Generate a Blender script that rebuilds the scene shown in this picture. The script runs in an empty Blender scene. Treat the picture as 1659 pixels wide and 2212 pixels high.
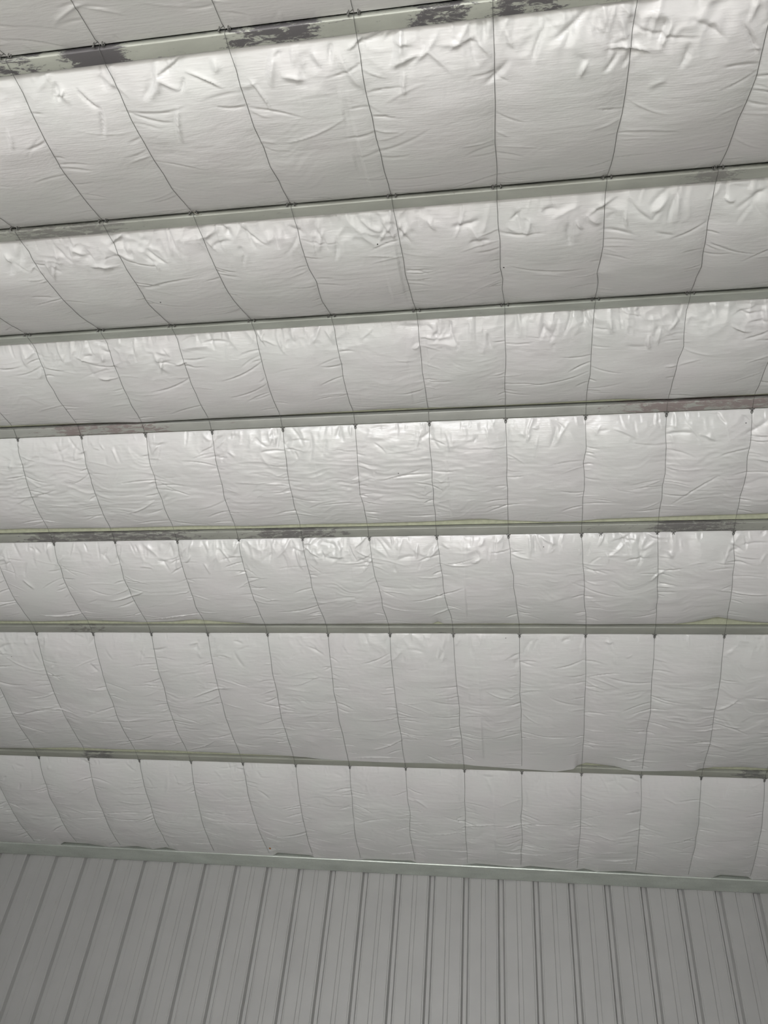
import bpy, math, random
import numpy as np
from mathutils import Matrix, Vector

# ------------------------------------------------------------------ camera
Z0 = 1.6                                   # eye height; floor is z = 0
F_PX, CX, CY = 1660.0, 829.5, 1106.0
YAW, PITCH, ROLL = (math.radians(a) for a in (12.0325, 41.1505, 6.7364))
def cam_axes():
    Rz = np.array([[math.cos(YAW), -math.sin(YAW), 0], [math.sin(YAW), math.cos(YAW), 0], [0, 0, 1]])
    right = Rz @ np.array([1., 0, 0]); fw = Rz @ np.array([0, math.cos(PITCH), math.sin(PITCH)])
    up = np.cross(right, fw)
    r = right*math.cos(ROLL) + up*math.sin(ROLL); u = -right*math.sin(ROLL) + up*math.cos(ROLL)
    return r, u, fw
CR, CU, CF = cam_axes()
scene = bpy.context.scene
col = scene.collection
cd = bpy.data.cameras.new('camera'); cam = bpy.data.objects.new('camera', cd); col.objects.link(cam)
cd.sensor_fit = 'VERTICAL'; cd.sensor_height = 36.0; cd.lens = F_PX/2212*36.0; cd.clip_start = .02
M = Matrix.Identity(4)
for i in range(3):
    M[i][0], M[i][1], M[i][2] = CR[i], CU[i], -CF[i]
M[2][3] = Z0
cam.matrix_world = M
scene.camera = cam

# ------------------------------------------------------------------ world, lights, exposure
w = bpy.data.worlds.new('overcast_sky'); scene.world = w; w.use_nodes = True
w.node_tree.nodes['Background'].inputs[0].default_value = (.80, .88, 1, 1)
w.node_tree.nodes['Background'].inputs[1].default_value = .6
def area(name, loc, size, energy, colr, rot):
    l = bpy.data.lights.new(name, 'AREA'); l.shape = 'RECTANGLE'; l.size, l.size_y = size
    l.energy = energy; l.color = colr
    o = bpy.data.objects.new(name, l); col.objects.link(o); o.location = loc; o.rotation_euler = rot
    return o
ADDED_DOOR_X0, ADDED_DOOR_X1, ADDED_DOOR_H = -4.9, 1.3, 2.8  # unseen doorway, added in the front wall to let the light in
WIN_X0, WIN_X1 = .4, 3.6
REAR_Y = -5.2
FILL_W = 230
sl = bpy.data.lights.new('added_bounce_sun', 'SUN'); sl.energy = 17; sl.angle = math.radians(3); sl.color = (1, .985, .965)  # sun added so its patch on the floor bounces light up to the roof
sun = bpy.data.objects.new('added_bounce_sun', sl); col.objects.link(sun)
sun.rotation_euler = Vector((.05, .86, -.31)).to_track_quat('-Z', 'Y').to_euler()
area('added_rear_fill', ((ADDED_DOOR_X0+ADDED_DOOR_X1)/2, REAR_Y+.02, ADDED_DOOR_H/2), (ADDED_DOOR_X1-ADDED_DOOR_X0, ADDED_DOOR_H), FILL_W, (1, .99, .985), (math.radians(90), 0, 0))  # unseen fill added behind the camera to brighten roof and far wall
scene.view_settings.view_transform = 'Standard'; scene.view_settings.look = 'None'
scene.view_settings.gamma = 1; scene.view_settings.use_curve_mapping = False
scene.view_settings.exposure = 1.03

# ------------------------------------------------------------------ helpers
rng = np.random.default_rng(7); random.seed(7)
def proj(P):
    P = np.asarray(P, float) - np.array([0, 0, Z0])
    c = P @ np.array([CR, -CU, CF]).T
    with np.errstate(divide='ignore', invalid='ignore'):
        return np.stack([CX+F_PX*c[..., 0]/c[..., 2], CY+F_PX*c[..., 1]/c[..., 2]], -1), c[..., 2]
def x_on_line(px, y, z):
    """world x of the point of the line (y, z) that the pixel column px sees"""
    xs = np.linspace(-9, 8, 3401)
    p, d = proj(np.stack([xs, np.full_like(xs, y), np.full_like(xs, z)], 1))
    ok = d > .3
    return float(np.interp(px, p[ok, 0], xs[ok]))
def mesh_obj(name, verts, faces, mat, parent=None, smooth=True):
    me = bpy.data.meshes.new(name)
    verts = np.asarray(verts, np.float32); 
    if isinstance(faces, np.ndarray):
        n = len(faces); k = faces.shape[1]
        me.vertices.add(len(verts)); me.vertices.foreach_set('co', verts.ravel())
        me.loops.add(n*k); me.loops.foreach_set('vertex_index', faces.astype(np.int32).ravel())
        me.polygons.add(n); me.polygons.foreach_set('loop_start', np.arange(0, n*k, k, dtype=np.int32))
        me.polygons.foreach_set('loop_total', np.full(n, k, np.int32))
        me.update(calc_edges=True)
    else:
        me.from_pydata(verts.tolist(), [], faces); me.update()
    me.polygons.foreach_set('use_smooth', [smooth]*len(me.polygons))
    me.materials.append(mat)
    o = bpy.data.objects.new(name, me); col.objects.link(o)
    if parent: o.parent = parent
    return o
def grid_faces(nu, nv):
    i = np.arange(nu-1)[:, None]*nv + np.arange(nv-1)[None, :]
    i = i.ravel()
    return np.stack([i, i+nv, i+nv+1, i+1], 1)
def tag(o, label=None, cat=None, group=None, kind=None):
    if label: o['label'] = label
    if cat: o['category'] = cat
    if group: o['group'] = group
    if kind: o['kind'] = kind
    return o
def tube(pts, r, seg=6):
    pts = np.asarray(pts, float); n = len(pts)
    t = np.gradient(pts, axis=0); t /= np.linalg.norm(t, axis=1)[:, None]
    V = []
    ref = np.array([1., .13, .07])
    if abs(t[0] @ ref) > .8: ref = np.array([.05, .1, 1.])
    for p, d in zip(pts, t):
        a = np.cross(d, ref); a /= np.linalg.norm(a); b = np.cross(d, a)
        ref = np.cross(a, d) if False else ref
        for k in range(seg):
            an = 2*math.pi*k/seg; V.append(p + r*(a*math.cos(an)+b*math.sin(an)))
    Fc = []
    for i in range(n-1):
        for k in range(seg):
            Fc.append((i*seg+k, i*seg+(k+1) % seg, (i+1)*seg+(k+1) % seg, (i+1)*seg+k))
    Fc.append(tuple(range(seg))[::-1]); Fc.append(tuple((n-1)*seg+k for k in range(seg)))
    return V, Fc
def join(parts):
    V, Fc = [], []
    for v, f in parts:
        o = len(V); V += list(v); Fc += [tuple(i+o for i in q) for q in f]
    return V, Fc
def vnoise(x, y, seed):
    """smooth value noise on arrays, range -1..1"""
    g = np.random.default_rng(seed).uniform(-1, 1, (257, 257))
    x = x+(seed*.618) % 7; y = y+(seed*.414) % 5
    xi = np.floor(x).astype(int); yi = np.floor(y).astype(int)
    fx = x-xi; fy = y-yi; fx = fx*fx*(3-2*fx); fy = fy*fy*(3-2*fy)
    xi %= 256; yi %= 256
    return ((g[xi, yi]*(1-fx)+g[xi+1, yi]*fx)*(1-fy) + (g[xi, yi+1]*(1-fx)+g[xi+1, yi+1]*fx)*fy)

# ------------------------------------------------------------------ materials
class NT:
    def __init__(s, name):
        s.m = bpy.data.materials.new(name); s.m.use_nodes = True
        s.t = s.m.node_tree; s.b = s.t.nodes['Principled BSDF']
    def n(s, typ, **kw):
        o = s.t.nodes.new(typ)
        for k, v in kw.items(): setattr(o, k, v)
        return o
    def l(s, a, b): s.t.links.new(a, b)
    def coord(s, scale, rot=(0, 0, 0)):
        tc = s.n('ShaderNodeTexCoord'); mp = s.n('ShaderNodeMapping')
        mp.inputs['Scale'].default_value = scale; mp.inputs['Rotation'].default_value = rot
        s.l(tc.outputs['Object'], mp.inputs[0]); return mp.outputs[0]
    def noise(s, vec, scale, detail=4, rough=.5, dist=0):
        o = s.n('ShaderNodeTexNoise'); o.inputs['Scale'].default_value = scale; o.inputs['Detail'].default_value = detail
        o.inputs['Roughness'].default_value = rough; o.inputs['Distortion'].default_value = dist
        s.l(vec, o.inputs['Vector']); return o.outputs[0]
    def ramp(s, fac, stops):
        o = s.n('ShaderNodeValToRGB'); e = o.color_ramp.elements
        while len(e) < len(stops): e.new(.5)
        for k, (p, c) in zip(e, stops):
            k.position = p; k.color = (*c, 1) if len(c) == 3 else c
        s.l(fac, o.inputs[0]); return o.outputs[0]
    def mix(s, fac, a, b):
        o = s.n('ShaderNodeMix', data_type='RGBA')
        if isinstance(fac, float): o.inputs[0].default_value = fac
        else: s.l(fac, o.inputs[0])
        for v, k in ((a, 6), (b, 7)):
            if isinstance(v, tuple): o.inputs[k].default_value = (*v, 1)
            else: s.l(v, o.inputs[k])
        return o.outputs[2]
    def math(s, op, a, b=None, c=None):
        o = s.n('ShaderNodeMath', operation=op)
        for i, v in enumerate((a, b, c)):
            if v is None: continue
            if isinstance(v, (int, float)): o.inputs[i].default_value = v
            else: s.l(v, o.inputs[i])
        return o.outputs[0]
    def bump(s, h, strength, dist, prev=None):
        o = s.n('ShaderNodeBump'); o.inputs['Strength'].default_value = strength; o.inputs['Distance'].default_value = dist
        s.l(h, o.inputs['Height'])
        if prev is not None: s.l(prev, o.inputs['Normal'])
        return o.outputs[0]

def mat_vinyl():
    t = NT('white_vinyl_facing')
    tint = t.noise(t.coord((1, 1, 1)), 2.3, 3)
    t.l(t.ramp(tint, [(.35, (.735, .725, .725)), (.65, (.72, .73, .715))]), t.b.inputs['Base Color'])
    t.b.inputs['Roughness'].default_value = .24
    t.b.inputs['Specular IOR Level'].default_value = .75
    n1 = t.noise(t.coord((7, 60, 60)), 1.0, 5, .6, .4)
    n2 = t.noise(t.coord((16, 45, 45)), 1.0, 4, .6)
    b = t.bump(n1, .3, .006)
    b = t.bump(n2, .3, .004, b)
    wv = t.n('ShaderNodeTexWave', wave_type='BANDS', bands_direction='Y'); wv.inputs['Scale'].default_value = 26; wv.inputs['Distortion'].default_value = .6
    t.l(t.coord((1, 1, 1)), wv.inputs['Vector'])
    b = t.bump(wv.outputs[1], .10, .001, b)
    t.l(b, t.b.inputs['Normal'])
    return t.m
def mat_galv(name, spots=(), amount=.5, base=(.42, .435, .385), dark=(.15, .145, .15), rough=.42, metallic=.18, spot=.6, grain=.15):
    """weathered galvanised steel; spots = (x_centre, half_width) stretches where the zinc is stained dark"""
    t = NT(name)
    co = t.coord((1, 1, 1))
    sx = t.n('ShaderNodeSeparateXYZ'); t.l(co, sx.inputs[0]); X = sx.outputs[0]
    n = t.math('MULTIPLY_ADD', t.noise(t.coord((9, 34, 34)), 1.0, 10, .78, .6), 2.2, -.6)
    big = t.noise(t.coord((1.1, .5, .5)), 1.0, 2)
    th = t.math('MULTIPLY_ADD', big, .5, n)
    for xc, hw, st in spots:
        d = t.math('ABSOLUTE', t.math('SUBTRACT', X, xc))
        f = t.math('MAXIMUM', t.math('SUBTRACT', 1.0, t.math('DIVIDE', d, hw)), 0.0)
        th = t.math('ADD', th, t.math('MULTIPLY', t.math('MINIMUM', f, .62), spot*st))
    lim = 1.05 - amount*.3
    mask = t.ramp(th, [(0, (0, 0, 0)), (1, (1, 1, 1))])
    mr = t.n('ShaderNodeMapRange'); t.l(th, mr.inputs[0])
    mr.inputs[1].default_value = lim; mr.inputs[2].default_value = lim+.09
    tone = t.noise(t.coord((2.5, 8, 8)), 1.0, 5, .6)
    basec = t.ramp(tone, [(.3, tuple(c*.86 for c in base)), (.7, tuple(min(1, c*1.1) for c in base))])
    t.l(t.mix(mr.outputs[0], basec, dark), t.b.inputs['Base Color'])
    t.b.inputs['Metallic'].default_value = metallic
    sp = t.noise(t.coord((1, 1, 1)), 160, 3)
    t.l(t.ramp(sp, [(.3, (rough-.08,)*3), (.7, (rough+.12,)*3)]), t.b.inputs['Roughness'])
    t.l(t.bump(sp, grain, .001), t.b.inputs['Normal'])
    return t.m
def mat_plain(name, colr, rough=.5, metallic=0, spec=.5, nscale=None, namp=.08):
    t = NT(name)
    n = t.noise(t.coord((1, 1, 1)), nscale or 5, 4)
    a = tuple(c*(1-namp) for c in colr); b = tuple(min(1, c*(1+namp)) for c in colr)
    t.l(t.ramp(n, [(.3, a), (.7, b)]), t.b.inputs['Base Color'])
    t.b.inputs['Roughness'].default_value = rough; t.b.inputs['Metallic'].default_value = metallic
    t.b.inputs['Specular IOR Level'].default_value = spec
    return t.m
VINYL = mat_vinyl()
PANEL = mat_plain('light_grey_painted_panel', (.375, .375, .365), .42, 0, .5, 3, .04)
WIRE = mat_plain('dull_steel_wire', (.20, .20, .19), .45, .6)
CLIP = mat_plain('dark_steel_clip', (.22, .22, .21), .4, .6)
TIE = mat_plain('pale_tie_wire', (.45, .44, .38), .5, .3)
FIBRE = mat_plain('yellow_green_fibreglass', (.50, .52, .39), .95, 0, .1, 30, .1)
CONCRETE = mat_plain('grey_concrete', (.36, .35, .33), .6, 0, .4, 2, .12)
DECK = mat_plain('galvanised_roof_sheet', (.40, .41, .39), .5, .3, .5, 4, .08)
SPECK = mat_plain('black_speck', (.03, .03, .03), .6)
RUST = mat_plain('orange_rust', (.45, .17, .04), .8)

# ------------------------------------------------------------------ measured frame of the building
XL, XR = -7.6, 5.4
SL = math.atan2(1, 3.0)                              # roof pitch
BY = [1.047, 2.072, 3.062, 4.062, 5.071, 6.090, 7.806, 9.276]
BZ = [z+Z0 for z in (3.967, 4.315, 4.636, 4.586, 4.248, 3.910, 3.346, 2.834)]
D = {'near': np.array([0, -math.cos(SL), -math.sin(SL)]), 'far': np.array([0, math.cos(SL), -math.sin(SL)])}   # downhill
N = {'near': np.array([0, -math.sin(SL), math.cos(SL)]), 'far': np.array([0, math.sin(SL), math.cos(SL)])}    # up, out of the roof
SIDE = ['near']*3 + ['far']*5
FL, LIP, WEB = .075, .028, .17
hooks_px = [
 [-26, 16, 217, 487, 765, 1064, 1380, 1690],
 [-150, 35, 225, 420, 630, 847, 1073, 1310, 1550, 1790],
 [-90, 62, 220, 373, 545, 717, 900, 1090, 1285, 1490, 1690],
 [-100, 37, 175, 313, 457, 610, 767, 927, 1092, 1265, 1440, 1625, 1810],
 [-130, -12, 115, 248, 382, 515, 653, 797, 943, 1098, 1256, 1420, 1585, 1755],
 [-150, -35, 78, 200, 326, 448, 577, 708, 842, 979, 1122, 1265, 1414, 1565, 1720],
 [-130, -22, 83, 190, 300, 412, 524, 638, 755, 876, 1003, 1127, 1256, 1385, 1515, 1652, 1790],
 [-10, 80, 172, 265, 370, 465, 585, 678, 780, 897, 1010, 1125, 1246, 1372, 1485, 1618, 1760],
]
# column number of the first hook of each row (column 0 is the wire that runs near the middle right)
first = [-5, -6, -7, -8, -9, -10, -11, -11]
hooks_px[0] = [-260, 16, 217, 487, 765, 1064, 1380, 1690]; first[0] = -5
HX = []
for i in range(8):
    d = {}
    for k, px in enumerate(hooks_px[i]): d[first[i]+k] = x_on_line(px, BY[i], BZ[i])
    # run on beyond the frame at the mean spacing
    for _ in range(14):
        lo, hi = min(d), max(d); d[lo-1] = d[lo]-.6; d[hi+1] = d[hi]+.6
    HX.append(d)
# match: bay 0 (nearer than the first purlin) shares columns with row 0
Hp = [np.array([0, BY[i], BZ[i]]) for i in range(8)]
def flange_low(i):                                   # downhill bottom corner of purlin i
    return Hp[i] - N[SIDE[i]]*(LIP if SIDE[i] == 'near' else 0)
def hem_gap(table, xs, i):
    """gap between blanket hem and purlin web along x, given as (picture column, metres)"""
    X = [x_on_line(p, BY[i], BZ[i]) for p, g in table]
    return np.interp(xs, X, [g for p, g in table])

# ------------------------------------------------------------------ shell
def struct(o): o['kind'] = 'structure'; return o
EAVE_N_Y = 2*3.56 - BY[7]                            # near eave, mirror image of the far one
RIDGE_Y = 3.56
def roof_under_z(y):                                 # z of the purlin flange plane
    return flange_low(4)[2] + (flange_low(4)[1]-RIDGE_Y)*math.tan(SL) - abs(y-RIDGE_Y)*math.tan(SL)
WALL_Y = BY[7] + .95*.21 + .012
WALL_TOP = BZ[7] - .316*.21
P_RIB, RIB0 = .3879*WALL_Y/9.326, -4.471*WALL_Y/9.326
def rib_profile(a, b, n0, pitch):
    """(along, depth) points of the inside of a ribbed steel panel: major ribs recede outwards, one small rib between"""
    pts = [(a, 0.)]
    k = math.floor((a-n0)/pitch)-1
    while n0+k*pitch < b:
        o = n0+k*pitch
        for f, dpt in ((0, 0), (.012, .004), (.045, .004), (.095, .046), (.185, .046), (.235, .004), (.262, .004), (.275, 0),
                       (.575, 0), (.595, .007), (.69, .007), (.71, 0)):
            x = o+f*pitch
            if a < x < b: pts.append((x, dpt))
        k += 1
    pts.append((b, 0.)); return pts
def ribbed_wall(name, axis, at, a, b, out, ztop, n0, pitch, holes=()):
    pr = rib_profile(a, b, n0, pitch)
    cuts = sorted({h for H in holes for h in H[:2]})
    full = []
    for (x, dd) in pr: full.append((x, dd))
    for c in cuts:
        if not any(abs(c-x) < 1e-6 for x, _ in full):
            dd = np.interp(c, [p[0] for p in pr], [p[1] for p in pr]); full.append((c, float(dd)))
    full.sort()
    V, Fc = [], []
    def P(x, dd, z):
        return (x, at+out*dd, z) if axis == 'x' else (at+out*dd, x, z)
    for (x0, d0), (x1, d1) in zip(full, full[1:]):
        mid = (x0+x1)/2
        spans = [(0, None)]
        for (ha, hb, z0, z1) in holes:
            if ha-1e-6 <= mid <= hb+1e-6:
                spans = ([(0, z0)] if z0 > 0 else []) + [(z1, None)]
        for s0, s1 in spans:
            t0 = ztop(x0) if s1 is None else s1; t1 = ztop(x1) if s1 is None else s1
            k = len(V); V += [P(x0, d0, s0), P(x1, d1, s0), P(x1, d1, t1), P(x0, d0, t0)]
            Fc.append((k, k+1, k+2, k+3))
            V += [P(x0, .06, s0), P(x1, .06, s0), P(x1, .06, t1), P(x0, .06, t0)]
            Fc.append((k+7, k+6, k+5, k+4))
    return struct(mesh_obj(name, V, Fc, PANEL, smooth=False))
ribbed_wall('wall_back', 'x', WALL_Y, XL, XR, 1, lambda x: WALL_TOP+.16, RIB0, P_RIB)
ribbed_wall('wall_front', 'x', REAR_Y, XL, XR, -1, lambda x: roof_under_z(REAR_Y)+WEB, RIB0, P_RIB, holes=[(ADDED_DOOR_X0, ADDED_DOOR_X1, 0, ADDED_DOOR_H)])
for nm, at, out in (('wall_left', XL, -1), ('wall_right', XR, 1)):
    ribbed_wall(nm, 'y', at, REAR_Y, WALL_Y, out, lambda y: roof_under_z(y)+WEB+.02, 0, P_RIB)
def box(name, lo, hi, mat, parent=None):
    x0, y0, z0 = lo; x1, y1, z1 = hi
    V = [(x0, y0, z0), (x1, y0, z0), (x1, y1, z0), (x0, y1, z0), (x0, y0, z1), (x1, y0, z1), (x1, y1, z1), (x0, y1, z1)]
    return mesh_obj(name, V, [(3, 2, 1, 0), (4, 5, 6, 7), (0, 1, 5, 4), (1, 2, 6, 5), (2, 3, 7, 6), (3, 0, 4, 7)], mat, parent, smooth=False)
struct(box('floor', (XL-.1, REAR_Y-.1, -.12), (XR+.1, WALL_Y+.1, 0), CONCRETE))
def deck():
    V, Fc = [], []
    ys = [REAR_Y-.06, RIDGE_Y, WALL_Y+.06]
    for off in (WEB+.012, WEB+.04):
        for y in ys:
            for x in (XL-.06, XR+.06): V.append((x, y, roof_under_z(y)+off/math.cos(SL)))
    Fc = [(0, 2, 3, 1), (2, 4, 5, 3), (6, 7, 9, 8), (8, 9, 11, 10), (0, 1, 7, 6), (4, 10, 11, 5), (0, 6, 8, 2), (2, 8, 10, 4), (1, 3, 9, 7), (3, 5, 11, 9)]
    return struct(mesh_obj('ceiling', V, Fc, DECK, smooth=False))
deck()

# ------------------------------------------------------------------ purlins
def bend(path, r=.004, n=3):
    out = [np.array(path[0], float)]
    for a, b, c in zip(path, path[1:], path[2:]):
        a, b, c = (np.array(q, float) for q in (a, b, c))
        u = (a-b)/np.linalg.norm(a-b); v = (c-b)/np.linalg.norm(c-b)
        p0, p1 = b+u*r, b+v*r
        for k in range(n+1):
            t = k/n; out.append((1-t)**2*p0+2*t*(1-t)*b+t*t*p1)
    out.append(np.array(path[-1], float)); return out
def channel(name, org, dn, up, path, mat, x0=XL+.01, x1=XR-.01, th=.0022, parent=None):
    """extrude a bent sheet along x. path = (downhill, up) coordinates of the sheet's outer face"""
    pts = bend(path)
    nor = []
    for i in range(len(pts)):
        a = pts[max(0, i-1)]; b = pts[min(len(pts)-1, i+1)]; t = (b-a)/np.linalg.norm(b-a)
        nor.append(np.array([-t[1], t[0]]))
    inner = [p+n*th for p, n in zip(pts, nor)]
    loop = pts+inner[::-1]; n = len(loop)
    xs = np.linspace(x0, x1, 40); V = []
    for x in xs:
        for p in loop: q = org+dn*p[0]+up*p[1]; V.append((x, q[1], q[2]))
    Fc = []
    for i in range(len(xs)-1):
        for k in range(n): Fc.append((i*n+k, (i+1)*n+k, (i+1)*n+(k+1) % n, i*n+(k+1) % n))
    Fc.append(tuple(range(n))); Fc.append(tuple((len(xs)-1)*n+k for k in range(n))[::-1])
    return mesh_obj(name, V, Fc, mat, parent, smooth=True)
def xs_of(i, *px): return [x_on_line(p, BY[i], BZ[i]) for p in px]
def spots(i, *pairs):
    r = []
    for a, b, *st in pairs:
        xa, xb = x_on_line(a, BY[i], BZ[i]), x_on_line(b, BY[i], BZ[i]); r.append(((xa+xb)/2, (xb-xa)/2*1.9, st[0] if st else 1.))
    return r
G = (.52, .54, .48)
PUR = [
 ('topmost galvanised purlin, widest in view, with dark bare patches near the left edge', mat_galv('galvanised_steel_stained', spots(0, (-10, 70, .62), (150, 250, 1.1), (520, 680, .62), (900, 1000, .58), (1070, 1190, .62)), .35, G, spot=.9)),
 ('second galvanised purlin from the top, bright speckled lip above an even grey flange', mat_galv('galvanised_steel_grey', spots(1, (60, 260), (1500, 1600)), .15, (.50, .52, .47), dark=(.32, .32, .30))),
 ('third purlin from the top, clean pale green-grey galvanised steel with sparkling lip', mat_galv('galvanised_steel_clean', (), .0, (.54, .57, .52), dark=(.4, .4, .39))),
 ('fourth galvanised purlin from the top, with faint brown marks near its left end', mat_galv('galvanised_steel_brown', spots(3, (120, 320), (1360, 1659)), .1, (.42, .43, .40), dark=(.29, .25, .24))),
 ('fifth galvanised purlin from the top, pale strip above it and dark blotches at left', mat_galv('galvanised_steel_blotched', spots(4, (80, 210), (230, 420), (560, 720), (1440, 1560)), .15, (.40, .41, .37), dark=(.20, .195, .19))),
 ('sixth galvanised purlin from the top, lying nearly level across the photo', mat_galv('galvanised_steel_olive', spots(5, (150, 230)), .1, (.37, .38, .34), dark=(.22, .22, .20))),
 ('seventh and lowest galvanised purlin, with loose vinyl hem folded over it at right', mat_galv('galvanised_steel_dull', spots(6, (180, 240), (1600, 1659)), .1, (.37, .38, .33), dark=(.2, .2, .19))),
]
for i in range(7):
    s = SIDE[i]
    o = channel('roof_purlin', flange_low(i), D[s], N[s], [(-.002, LIP), (-.002, 0), (-FL, 0), (-FL, WEB), (-.004, WEB), (-.004, WEB-LIP)], PUR[i][1])
    tag(o, PUR[i][0], 'purlin', 'galvanised roof purlins')
# two more purlins behind the camera carry the near slope on to its eave
BACK = [(-.66, None), (-2.4, None), (-4.1, None), (-5.05, None)]
for y, _ in BACK:
    p = np.array([0, y, roof_under_z(y)])
    o = channel('roof_purlin', p, D['near'], N['near'], [(-.002, LIP), (-.002, 0), (-FL, 0), (-FL, WEB), (-.004, WEB), (-.004, WEB-LIP)], PUR[2][1])
    tag(o, 'galvanised roof purlin behind the camera, ' + {-.66: 'just past the top of the photo', -2.4: 'second beyond the top of the photo', -4.1: 'third beyond the top of the photo', -5.05: 'next to the front wall'}[y], 'purlin', 'galvanised roof purlins')
# eave trim over the back wall
TRIM = mat_galv('zinc_eave_trim', (), -2., (.56, .60, .55), dark=(.42, .45, .42), rough=.33, metallic=.40, grain=.02)
o = channel('trim_1', Hp[7], D['far'], N['far'], [(0, .12), (0, .012), (.006, 0), (.21, 0), (.21, .12)], TRIM)
struct(o)

# ------------------------------------------------------------------ insulation blankets
def creases(H, xs, vs, items):
    """add folded creases to height field H (x index, v index); items = (x, y_along_slope, angle, length, width, height)"""
    for cx, cy, an, L, wd, h in items:
        i0, i1 = np.searchsorted(xs, (cx-L-.03, cx+L+.03)); j0, j1 = np.searchsorted(vs, (cy-L-.03, cy+L+.03))
        if i1-i0 < 2 or j1-j0 < 2: continue
        X = xs[i0:i1, None]-cx; Y = vs[None, j0:j1]-cy
        c, s = math.cos(an), math.sin(an)
        p = (X*c+Y*s)/L; q = (-X*s+Y*c) + .12*L*(p*p)*(1 if (int(cx*1e4) & 1) else -1)
        env = np.clip(1-p*p, 0, 1)**1.2
        w_ = wd*(.5+.5*env)
        f = np.exp(-np.abs(q)/w_) - .35*np.exp(-np.abs(q-1.6*wd*np.sign(h))/(1.5*w_))
        H[i0:i1, j0:j1] += h*env*f
def blanket(k, S, E, cols_a, cols_b, sag, xa, xb, endcut=None, near_rough=1.0, step=.009, seed=1, lo=False, sa=.0, sb=.0):
    """k: bay, S/E: start and end line (y,z) ; cols: {column: x} at each end; sa/sb: share of the sag left at the ends"""
    r = np.random.default_rng(100+seed)
    S = np.array(S, float); E = np.array(E, float); L = np.linalg.norm(E-S); e = (E-S)/L
    nd = np.array([0, e[2], -e[1]]);  nd = nd if nd[2] < 0 else -nd
    xs = np.concatenate([np.arange(XL+.02, xa, .07), np.arange(xa, xb, step), np.arange(xb, XR-.02, .07)])
    nv = max(12, int(L/(step*.8)))
    v = np.linspace(0, 1, nv); vs = v*L
    keys = sorted(set(cols_a) & set(cols_b))
    wob = {c: (r.normal(0, .006, 9), r.normal(0, 1)) for c in keys}
    def wire_x(c, t):
        wb = np.interp(t, np.linspace(0, 1, 9), wob[c][0])*np.sin(np.pi*np.clip(t, 0, 1))
        return cols_a[c]*(1-t)+cols_b[c]*t+wb
    WX = np.stack([wire_x(c, v) for c in keys])         # (ncol, nv)
    T = np.zeros((len(xs), nv)); SP = np.zeros_like(T); KI = np.zeros(T.shape, int)
    for j in range(nv):
        wx = WX[:, j]; idx = np.clip(np.searchsorted(wx, xs)-1, 0, len(wx)-2)
        T[:, j] = np.clip((xs-wx[idx])/(wx[idx+1]-wx[idx]), 0, 1); KI[:, j] = idx
    def prof(t):
        a = np.clip(t, 0, 1)
        return np.where(a < .5, 1-np.abs(2*a-1)**2.7, 1-np.abs(2*a-1)**2.0)
    base = sag*prof(v)
    pill = (1-np.abs(2*T-1)**2.4)
    amp = r.uniform(.75, 1.25, len(keys))[KI]
    PILL = .030*min(1, L/1.0+.0)
    H = base[None, :] + PILL*amp*pill*(prof(v)[None, :]**.7)
    X, V_ = np.meshgrid(xs, vs, indexing='ij')
    edge = np.sin(np.pi*np.clip(v, 0, 1))[None, :]**.5
    H += .0075*vnoise(X*2.3, V_*3.1, seed)*edge + .0032*vnoise(X*6, V_*10, seed+50)*edge
    rip = (.2, .45, .5, .6, 1.5, .8, .9, .8, 0)[k]
    H += rip*.0016*vnoise(X*12+3*vnoise(X*2, V_*2, 5), V_*46, seed+80)*edge*(.4+.6*np.clip(vnoise(X*1.5, V_*2, seed+3)+.5, 0, 1))
    # crushed film: ridged noise, strong below the upper purlin and faint elsewhere, stretched across the slope
    def ridged(x, y, sd): return 1-np.abs(vnoise(x, y, sd))*2
    wx_ = X+.07*vnoise(X*6, V_*5, seed+20); wy_ = V_+.09*vnoise(X*5, V_*5, seed+21)
    zone = np.exp(-(V_/(.17*L**.5))**2)*np.clip(vnoise(X*1.3, V_*0, seed+22)+.75, .15, 1.3)*edge
    H += near_rough*zone*(.014*ridged(wx_*8, wy_*5.5, seed+23)+.0065*ridged(wx_*19, wy_*15, seed+24))
    H += rip*edge*(.0017*ridged(wx_*5, wy_*22, seed+25)+.0009*ridged(wx_*9, wy_*44, seed+26))*np.clip(vnoise(X*1.1, V_*1.7, seed+27)+.6, .1, 1.4)
    if not lo:
        it = []; zb = 1+.12*k
        for c in keys:
            if not xa-.3 < cols_a[c] < xb+.3: continue
            n = int(13*L/1.0)
            for _ in range(n):                             # little tucks where the wire bites in
                t = r.uniform(.14, .97); side = r.choice([-1, 1]); ln = r.uniform(.03, .13)*r.choice([1, 1, 1.6])
                it.append((float(wire_x(c, t))+side*ln*.75, t*L+r.normal(0, .01), r.normal(0, .18)+side*.12, ln, r.uniform(.003, .007), -r.uniform(.004, .010)*r.choice([1, 1, -.6])*zb))
        nb = int((xb-xa)*L)
        for _ in range(int((3, 4, 5, 6, 12, 9, 9, 9)[k]*nb)):                        # long faint creases along the bay
            it.append((r.uniform(xa, xb), r.uniform(.2, .97)*L, r.normal(0, .22), r.uniform(.06, .26), r.uniform(.003, .008), r.normal(0, .0032)*zb))
        for _ in range(int((1.4 if k > 3 else .5)*nb)):
            it.append((r.uniform(xa, xb), r.uniform(.35, .97)*L, r.normal(0, .3), r.uniform(.12, .3), r.uniform(.004, .009), r.choice([-1, 1])*r.uniform(.006, .012)*zb))
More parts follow.
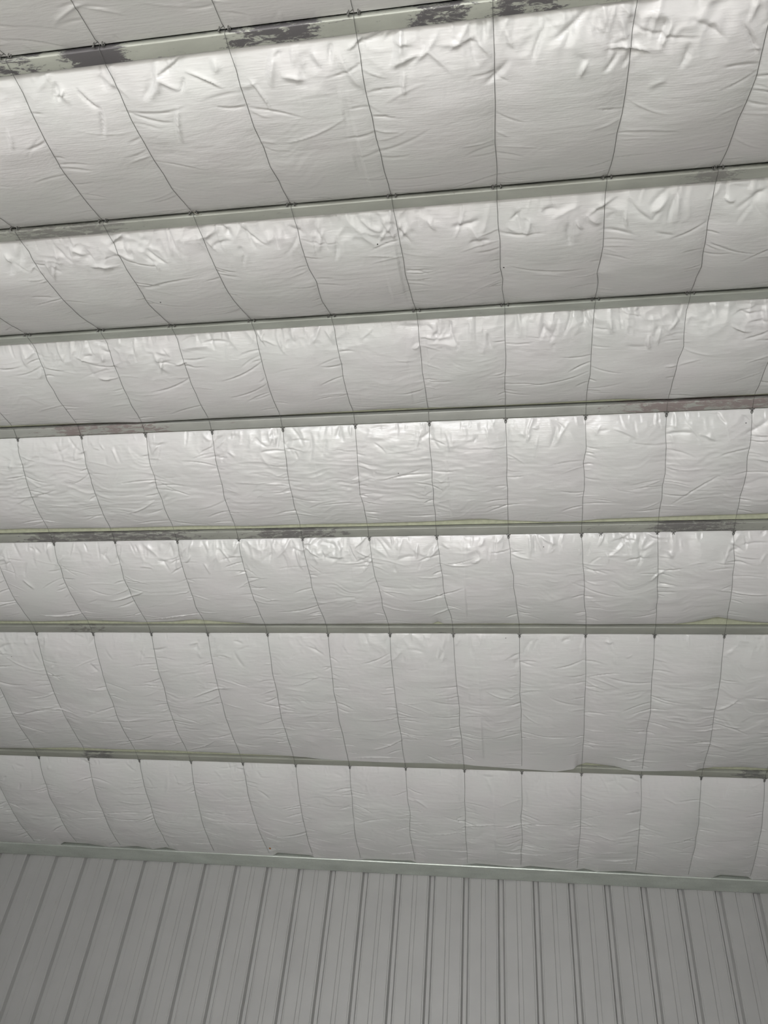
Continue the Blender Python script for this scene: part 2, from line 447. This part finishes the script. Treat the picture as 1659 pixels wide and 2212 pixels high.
        for _ in range(int((xb-xa)*13*near_rough)):       # crumples and pleats below the purlin
            y = abs(r.normal(0, .12))*L**.5+.02
            an = math.pi/2+r.normal(0, .5) if r.random() < .75 else r.normal(0, .5)
            it.append((r.uniform(xa, xb), y, an, r.uniform(.03, .12), r.uniform(.006, .020), r.choice([-1, 1])*r.uniform(.005, .015)*near_rough**.5))
        for _ in range(int((xb-xa)*9)):                   # gathers right at the edges
            it.append((r.uniform(xa, xb), r.uniform(0, .05), math.pi/2+r.normal(0, .15), r.uniform(.03, .07), r.uniform(.004, .008), r.choice([-1, 1])*r.uniform(.003, .007)))
            it.append((r.uniform(xa, xb), L-r.uniform(0, .04), math.pi/2+r.normal(0, .3), r.uniform(.02, .05), r.uniform(.004, .008), r.choice([-1, 1])*r.uniform(.002, .004)))
        fade = np.clip(np.minimum(vs/.012, (L-vs)/.012), 0, 1)[None, :]
        Hc = np.zeros_like(H); creases(Hc, xs, vs, it); H += Hc*fade
    # pull in tight at each wire
    Vv = V_.copy()
    if endcut is not None:                                # uneven hem at the far end
        g = endcut(xs)[:, None]
        Vv = V_*(1-(g/L)*(v[None, :]**6))
        H = H+np.clip(-g/.02, 0, 1)*.030*v[None, :]**14
    P = np.zeros((len(xs), nv, 3))
    P[..., 0] = X
    P[..., 1] = S[1]+e[1]*Vv+nd[1]*H
    P[..., 2] = S[2]+e[2]*Vv+nd[2]*H
    o = mesh_obj('insulation_blanket', P.reshape(-1, 3), grid_faces(len(xs), nv), VINYL)
    def on_wire(c, n=90):
        t = np.linspace(0, 1, n); t = t[t < 1-(.03 if endcut is not None else .0)]
        x = wire_x(c, t); xi = np.clip(np.searchsorted(xs, x), 0, len(xs)-1); vi = np.clip((t*(nv-1)).round().astype(int), 0, nv-1)
        h = H[xi, vi]; h = np.convolve(np.pad(h, 3, 'edge'), np.ones(7)/7, 'valid')
        h = np.maximum(h, H[xi, vi])+.0022+.007*np.clip((t-.88)/.12, 0, 1)
        yy = Vv[xi, vi]
        return np.stack([x, S[1]+e[1]*yy+nd[1]*h, S[2]+e[2]*yy+nd[2]*h], 1)
    o['_dummy'] = 0; del o['_dummy']
    return o, on_wire, keys, (xs, vs, P)

def far_start(i): return Hp[i]+N['far']*.012+D['far']*.008
def far_end(i, g=.022): return Hp[i]-D['far']*(FL+g)+N['far']*.012
def near_start(i): return flange_low(i)-D['near']*(FL+.006)+N['near']*.02
def near_end(i): return Hp[i]+D['near']*.006-N['near']*.002
hem = {
 3: [(0, .018), (150, .010), (300, -.004), (600, .004), (850, .022), (1000, .008), (1200, .014), (1330, .022), (1450, .0), (1659, .012)],
 4: [(0, .040), (60, .045), (120, .040), (260, .034), (430, .038), (560, .024), (640, .034), (800, .030), (900, .034), (990, .046), (1040, .05), (1110, .03), (1170, .012), (1240, .010), (1290, .026), (1450, .04), (1659, .05)],
 5: [(0, .036), (100, .03), (200, .045), (310, .020), (380, .03), (430, .058), (480, .03), (560, .0), (700, .004), (935, .008), (948, .035), (960, .008), (1100, .012), (1300, .0), (1460, .01), (1500, .035), (1545, .085), (1600, .04), (1659, .02)],
 7: [(0, 0.000), (130, -0.004), (140, 0.046), (190, 0.037), (235, -0.004), (300, 0.037), (330, -0.004), (360, 0.046), (385, -0.004), (590, -0.004), (600, 0.046), (670, 0.031), (680, -0.004), (780, -0.004), (790, 0.015), (890, 0.024), (900, -0.004), (1000, -0.004), (1030, 0.031), (1120, 0.000), (1145, 0.037), (1240, 0.000), (1262, 0.037), (1290, -0.004), (1350, 0.031), (1440, -0.004), (1540, -0.004), (1555, 0.046), (1615, 0.037), (1625, -0.004), (1659, -0.004)],
 6: [(0, .004), (60, .012), (170, .05), (250, .038), (350, .045), (480, .03), (620, .012), (700, -.01), (830, -.016), (1000, -.012), (1060, -.03), (1140, -.05), (1200, -.07), (1235, -.03), (1265, .04), (1310, .01), (1370, -.025), (1500, -.01), (1540, .03), (1600, .045), (1659, .03)],
}
def hemf(i): return lambda xs: hem_gap(hem[i], xs, i)
names = [
 'white vinyl-faced insulation blanket at the top edge of the photo, above the topmost purlin',
 'white vinyl insulation blanket between topmost and second purlins, crumpled along its upper edge',
 'white vinyl-faced insulation blanket between the second and third purlins, bulging between its wires',
 'white vinyl-faced insulation blanket between the third and fourth purlins, spanning the ridge',
 'white vinyl insulation blanket between the fourth and fifth purlins, finely rippled',
 'white vinyl insulation blanket between the fifth and sixth purlins, loose pleats along its top',
 'white vinyl insulation blanket between the sixth and seventh purlins, slanting creases low right',
 'white vinyl insulation blanket between the seventh purlin and the wall trim',
]
bays = []
def vis_range(y, z, y2, z2, m=.5):
    a = [x_on_line(-10, y, z), x_on_line(-10, y2, z2)]; b = [x_on_line(1669, y, z), x_on_line(1669, y2, z2)]
    return max(XL+.1, min(a)-m), min(XR-.1, max(b)+m)
yb = -.66
b0 = np.array([0, yb, roof_under_z(yb)])-D['near']*(FL+.006)+N['near']*.02
cfg = [
 (b0, near_end(0), HX[0], HX[0], .10, None, .3),
 (near_start(0), near_end(1), HX[0], HX[1], .095, None, 1.7),
 (near_start(1), near_end(2), HX[1], HX[2], .095, None, 1.6),
 (near_start(2), far_end(3), HX[2], HX[3], .075, hemf(3), 1.5),
 (far_start(3), far_end(4), HX[3], HX[4], .080, hemf(4), 1.1),
 (far_start(4), far_end(5), HX[4], HX[5], .085, hemf(5), 1.5),
 (far_start(5), far_end(6), HX[5], HX[6], .10, hemf(6), .8),
 (far_start(6), Hp[7]+N['far']*.014-D['far']*.006, HX[6], HX[7], .10, hemf(7), .5),
]
wires_of = []
for k, (S, E, ca, cb, sag, ec, nr) in enumerate(cfg):
    if k == 0: xa, xb = vis_range(.3, roof_under_z(.3), BY[0], BZ[0], .3)
    else: xa, xb = vis_range(BY[k-1], BZ[k-1], BY[k], BZ[k], .3)
    o, onw, keys, data = blanket(k, S, E, ca, cb, sag, xa, xb, ec, nr, step=.008 if k < 6 else .0095, seed=11*k+3)
    tag(o, names[k], 'insulation', 'insulation blankets between the purlins')
    bays.append((o, onw, keys, data))
    # fibreglass core behind the facing
    Lv = np.linspace(0, 1, 5); Sx = np.array(S); Ex = np.array(E)
    up = N['near'] if k < 3 else N['far'] if k > 3 else np.array([0, 0, 1.])
    a0 = Sx+up*.012; a1 = Ex+up*.012
    if k >= 3: a1 = a1 - (Ex-Sx)/np.linalg.norm(Ex-Sx)*(.05 if k == 7 else -.006)
    V = []
    t1 = .11 if k != 3 else .10
    for x in (XL+.03, XR-.03):
        for q in (a0, a1, a1+up*t1, a0+up*t1): V.append((x, q[1], q[2]))
    c = mesh_obj('fibreglass_core', V, [(0, 1, 2, 3), (7, 6, 5, 4), (0, 4, 5, 1), (1, 5, 6, 2), (2, 6, 7, 3), (3, 7, 4, 0)], FIBRE, o, smooth=False)
    c['label'] = 'yellow-green fibreglass showing past the vinyl hem'
# the bays behind the camera
for n_, (yq, yr) in enumerate([(-2.4, -.66), (-4.1, -2.4), (-5.05, -4.1)]):
    o, _, _, _ = blanket(8, np.array([0, yq, roof_under_z(yq)])-D['near']*(FL+.006)+N['near']*.02, np.array([0, yr, roof_under_z(yr)])+D['near']*.010+N['near']*.03, HX[0], HX[0], .09, 0, .1, None, 1, .03, 99+n_, lo=True)
    tag(o, 'white vinyl insulation blanket behind the camera, ' + ['nearest the camera', 'middle of three', 'beside the front wall'][n_], 'insulation', 'insulation blankets between the purlins')

# ------------------------------------------------------------------ wires and clips
ORD = ['first', 'second', 'third', 'fourth', 'fifth', 'sixth', 'seventh', 'eighth', 'ninth', 'tenth', 'eleventh', 'twelfth', 'thirteenth', 'fourteenth', 'fifteenth', 'sixteenth', 'seventeenth', 'eighteenth']
BAYNAME = ['above the topmost purlin', 'between the topmost and second purlins', 'between the second and third purlins', 'between the third and fourth purlins',
           'between the fourth and fifth purlins', 'between the fifth and sixth purlins', 'between the sixth and seventh purlins', 'between the seventh purlin and the wall trim']
def inframe(P, m=0):
    p, d = proj(P); return ((p[..., 0] > -m) & (p[..., 0] < 1659+m) & (p[..., 1] > -m) & (p[..., 1] < 2212+m) & (d > .2))
for k in range(8):
    o, onw, keys, data = bays[k]
    made = []
    for c in keys:
        pts = onw(c)
        head, tail = [], []
        if k >= 1:
            i = k-1; x = HX[i][c]
            if SIDE[i] == 'near':
                f = flange_low(i)
                for q in (Hp[i]+D['near']*.006, f+D['near']*.004-N['near']*.004, f-D['near']*.035-N['near']*.010, f-D['near']*(FL+.002)-N['near']*.016):
                    head.append((x, q[1], q[2]))
                # leave the flange, meet the bulge where it comes down to that level
                n0 = next((j for j, p in enumerate(pts) if (p-f) @ N['near'] < -.020), 6); pts = pts[n0:]
            else:
                q = Hp[i]+D['far']*.004; head.append((x, q[1], q[2]-.002)); pts = pts[2:]
        if k <= 6:
            i = k; x = HX[i][c]
            if SIDE[i] == 'near':
                q = Hp[i]+D['near']*.006; tail.append((x, q[1], q[2])); pts = pts[:-1]
            else:
                f = Hp[i]
                keep = [p for p in pts if (p-f) @ N['far'] < -.006 or (p-f) @ D['far'] < -.5*np.linalg.norm(cfg[k][1]-cfg[k][0])]; pts = np.array(keep)
                for q in (f-D['far']*(FL+.002)-N['far']*.006, f-D['far']*.03-N['far']*.005, f+D['far']*.001-N['far']*.004): tail.append((x, q[1], q[2]))
        else: pts = pts[:-1]
        path = np.array(head+[tuple(p) for p in pts]+tail)
        if inframe(path).sum() < 2: continue
        made.append((proj(path[len(path)//2])[0][0], path))
    made.sort(key=lambda a: a[0])
    for n, (_, path) in enumerate(made):
        V, Fc = tube(path, .0014, 5)
        # origin at the wire's upper hook
        og = path[0]; V = np.array(V)-og
        wo = mesh_obj('support_wire', V, Fc, WIRE); wo.location = og
        which = ORD[n]+' from the left' if n < len(made)-1 else 'rightmost'
        if n == 0: which = 'leftmost'
        tag(wo, 'thin grey wire %s, %s' % (BAYNAME[k], which), 'wire', 'support wires across the insulation bays')

def arc(c, r, a0, a1, u, v, n=10):
    return [np.array(c)+r*(np.array(u)*math.cos(a)+np.array(v)*math.sin(a)) for a in np.linspace(a0, a1, n)]
ex = np.array([1., 0, 0])
def clip_meshes(side):
    dn, up = D[side], N[side]
    if side == 'near':
        # two-pronged spring clip gripping the lip, with the wire twisted round its bridge
        a = []
        for s in (-1, 1):
            c = ex*s*.016
            loop = [c+up*.008+dn*.008, c+up*.004+dn*.013, c-up*.012+dn*.013, c-up*.019+dn*.010, c-up*.020+dn*.005, c+ex*s*.005-up*.014+dn*.005, c+ex*s*.005+up*.002+dn*.007]
            a.append(tube(loop, .0022, 6))
        a.append(tube([ex*-.019+up*.007+dn*.009, ex*-.008+up*.010+dn*.012, ex*.008+up*.010+dn*.012, ex*.019+up*.007+dn*.009], .0026, 6))
        b = []
        hel = [ex*(t*.012-.006)+.0065*(up*math.cos(t*18)+dn*math.sin(t*18))+up*.005+dn*.013 for t in np.linspace(0, 1, 34)]
        b.append(tube(hel, .0018, 5))
        b.append(tube([hel[-1], ex*-.004-up*.010+dn*.016, ex*-.014-up*.022+dn*.015, ex*-.018-up*.030+dn*.013], .0013, 5))
        return join(a), join(b)
    a = [tube([ex*-.016+up*.002+dn*.003, ex*-.006+up*.000+dn*.006, ex*.006+up*.000+dn*.006, ex*.016+up*.002+dn*.003], .0026, 6)]
    lp = [ex*(.0065*math.sin(t))+dn*(.022-.014*math.cos(t))-up*.004 for t in np.linspace(0, 2*math.pi, 18)]
    a.append(tube(lp, .0024, 6))
    hel = [ex*(.0042*math.cos(t*20))+up*(.0042*math.sin(t*20)-.003)+dn*(.006+t*.012) for t in np.linspace(0, 1, 28)]
    return join(a), tube(hel, .0014, 5)
protos = {}
def clip(side, loc, label, group, tw=True, scale=1):
    if side not in protos:
        (va, fa), (vb, fb) = clip_meshes(side)
        r_ = mesh_obj('wire_clip', va, fa, CLIP); ch = mesh_obj('wire_twist', vb, fb, WIRE, r_); protos[side] = (r_, ch)
    else:
        r0, c0 = protos[side]; r_ = r0.copy(); col.objects.link(r_)
        if tw:
            ch = c0.copy(); col.objects.link(ch); ch.parent = r_
    r_.location = loc; r_.scale = (scale,)*3; r_.rotation_euler = (0, 0, 0)
    tag(r_, label, 'clip', group)
    return r_
PNAME = ['topmost', 'second', 'third', 'fourth', 'fifth', 'sixth', 'seventh']
for i in range(7):
    cand = []
    for c, x in HX[i].items():
        P = np.array([x, BY[i], BZ[i]])
        if inframe(P, -3): cand.append((proj(P)[0][0], x))
    cand.sort()
    for n, (_, x) in enumerate(cand):
        q = Hp[i]+D[SIDE[i]]*(.003 if SIDE[i] == 'near' else .002)
        which = 'leftmost' if n == 0 else 'rightmost' if n == len(cand)-1 else ORD[n]+' from the left'
        kind = 'two-pronged steel clip on' if i < 3 else 'small looped steel clip below'
        clip(SIDE[i], (x, q[1], q[2]), '%s the %s purlin, %s along it' % (kind, PNAME[i], which), 'wire clips along the purlins', scale=1.35 if i < 3 else 1.1)
for px, w_ in ((1298, 'left'), (1455, 'right')):
    q = Hp[4]+D['far']*.002
    clip('far', (x_on_line(px, BY[4], BZ[4]), q[1], q[2]), 'spare steel clip without a wire, below the fifth purlin, %s of two' % w_, 'wire clips along the purlins', tw=False, scale=1.1)

# pale curl of tie wire hanging on the second purlin
def tie(px, i, label, pts):
    x = x_on_line(px, BY[i], BZ[i]); q = Hp[i]
    V, Fc = tube([np.array(p) for p in pts], .0022, 6)
    o = mesh_obj('tie_wire_tail', V, Fc, TIE); o.location = (x, q[1], q[2]); tag(o, label, 'wire')
dn, up = D['near'], N['near']
tie(421, 1, 'pale curled tail of tie wire hanging from a clip on the second purlin', [dn*.02-up*.0, ex*.004+dn*.024-up*.02, ex*.02+dn*.02-up*.035-dn*.0, ex*.04+dn*.016-up*.04, ex*.055+dn*.014-up*.036])

# small dark specks on the facing, and an orange mark on the lowest bay
def on_blanket(px, py, k):
    xs, vs, P = bays[k][3]
    p, d = proj(P); e = (p[..., 0]-px)**2+(p[..., 1]-py)**2
    j = np.unravel_index(np.argmin(e), e.shape); return P[j]
def speck(px, py, k, r, mat, name, stretch=1.0, label=None):
    c = on_blanket(px, py, k)
    V, Fc = [], []
    n = 8
    V.append((0, 0, -r*.7))
    for ring, zz in ((.6, -.5), (1, 0)):
        for a in range(n):
            t = 2*math.pi*a/n; rr = r*ring*(1+.25*math.sin(3*t+px)); V.append((rr*math.cos(t), rr*math.sin(t)*stretch, r*zz))
    for a in range(n):
        Fc.append((0, 1+(a+1) % n, 1+a)); Fc.append((1+a, 1+(a+1) % n, 1+n+(a+1) % n, 1+n+a))
    o = mesh_obj(name, V, Fc, mat, bays[k][0]); o.location = c
    o['label'] = label or 'tiny black speck'
for px, py, k in ((816, 527, 2), (347, 652, 2), (1087, 577, 2), (860, 1022, 4), (1612, 914, 4), (1175, 1182, 5), (497, 1366, 6), (1093, 1379, 6), (25, 1418, 6)):
    speck(px, py, k, .005, SPECK, 'speck')
speck(583, 1833, 7, .012, RUST, 'rust_mark', 2.2, 'small orange mark')
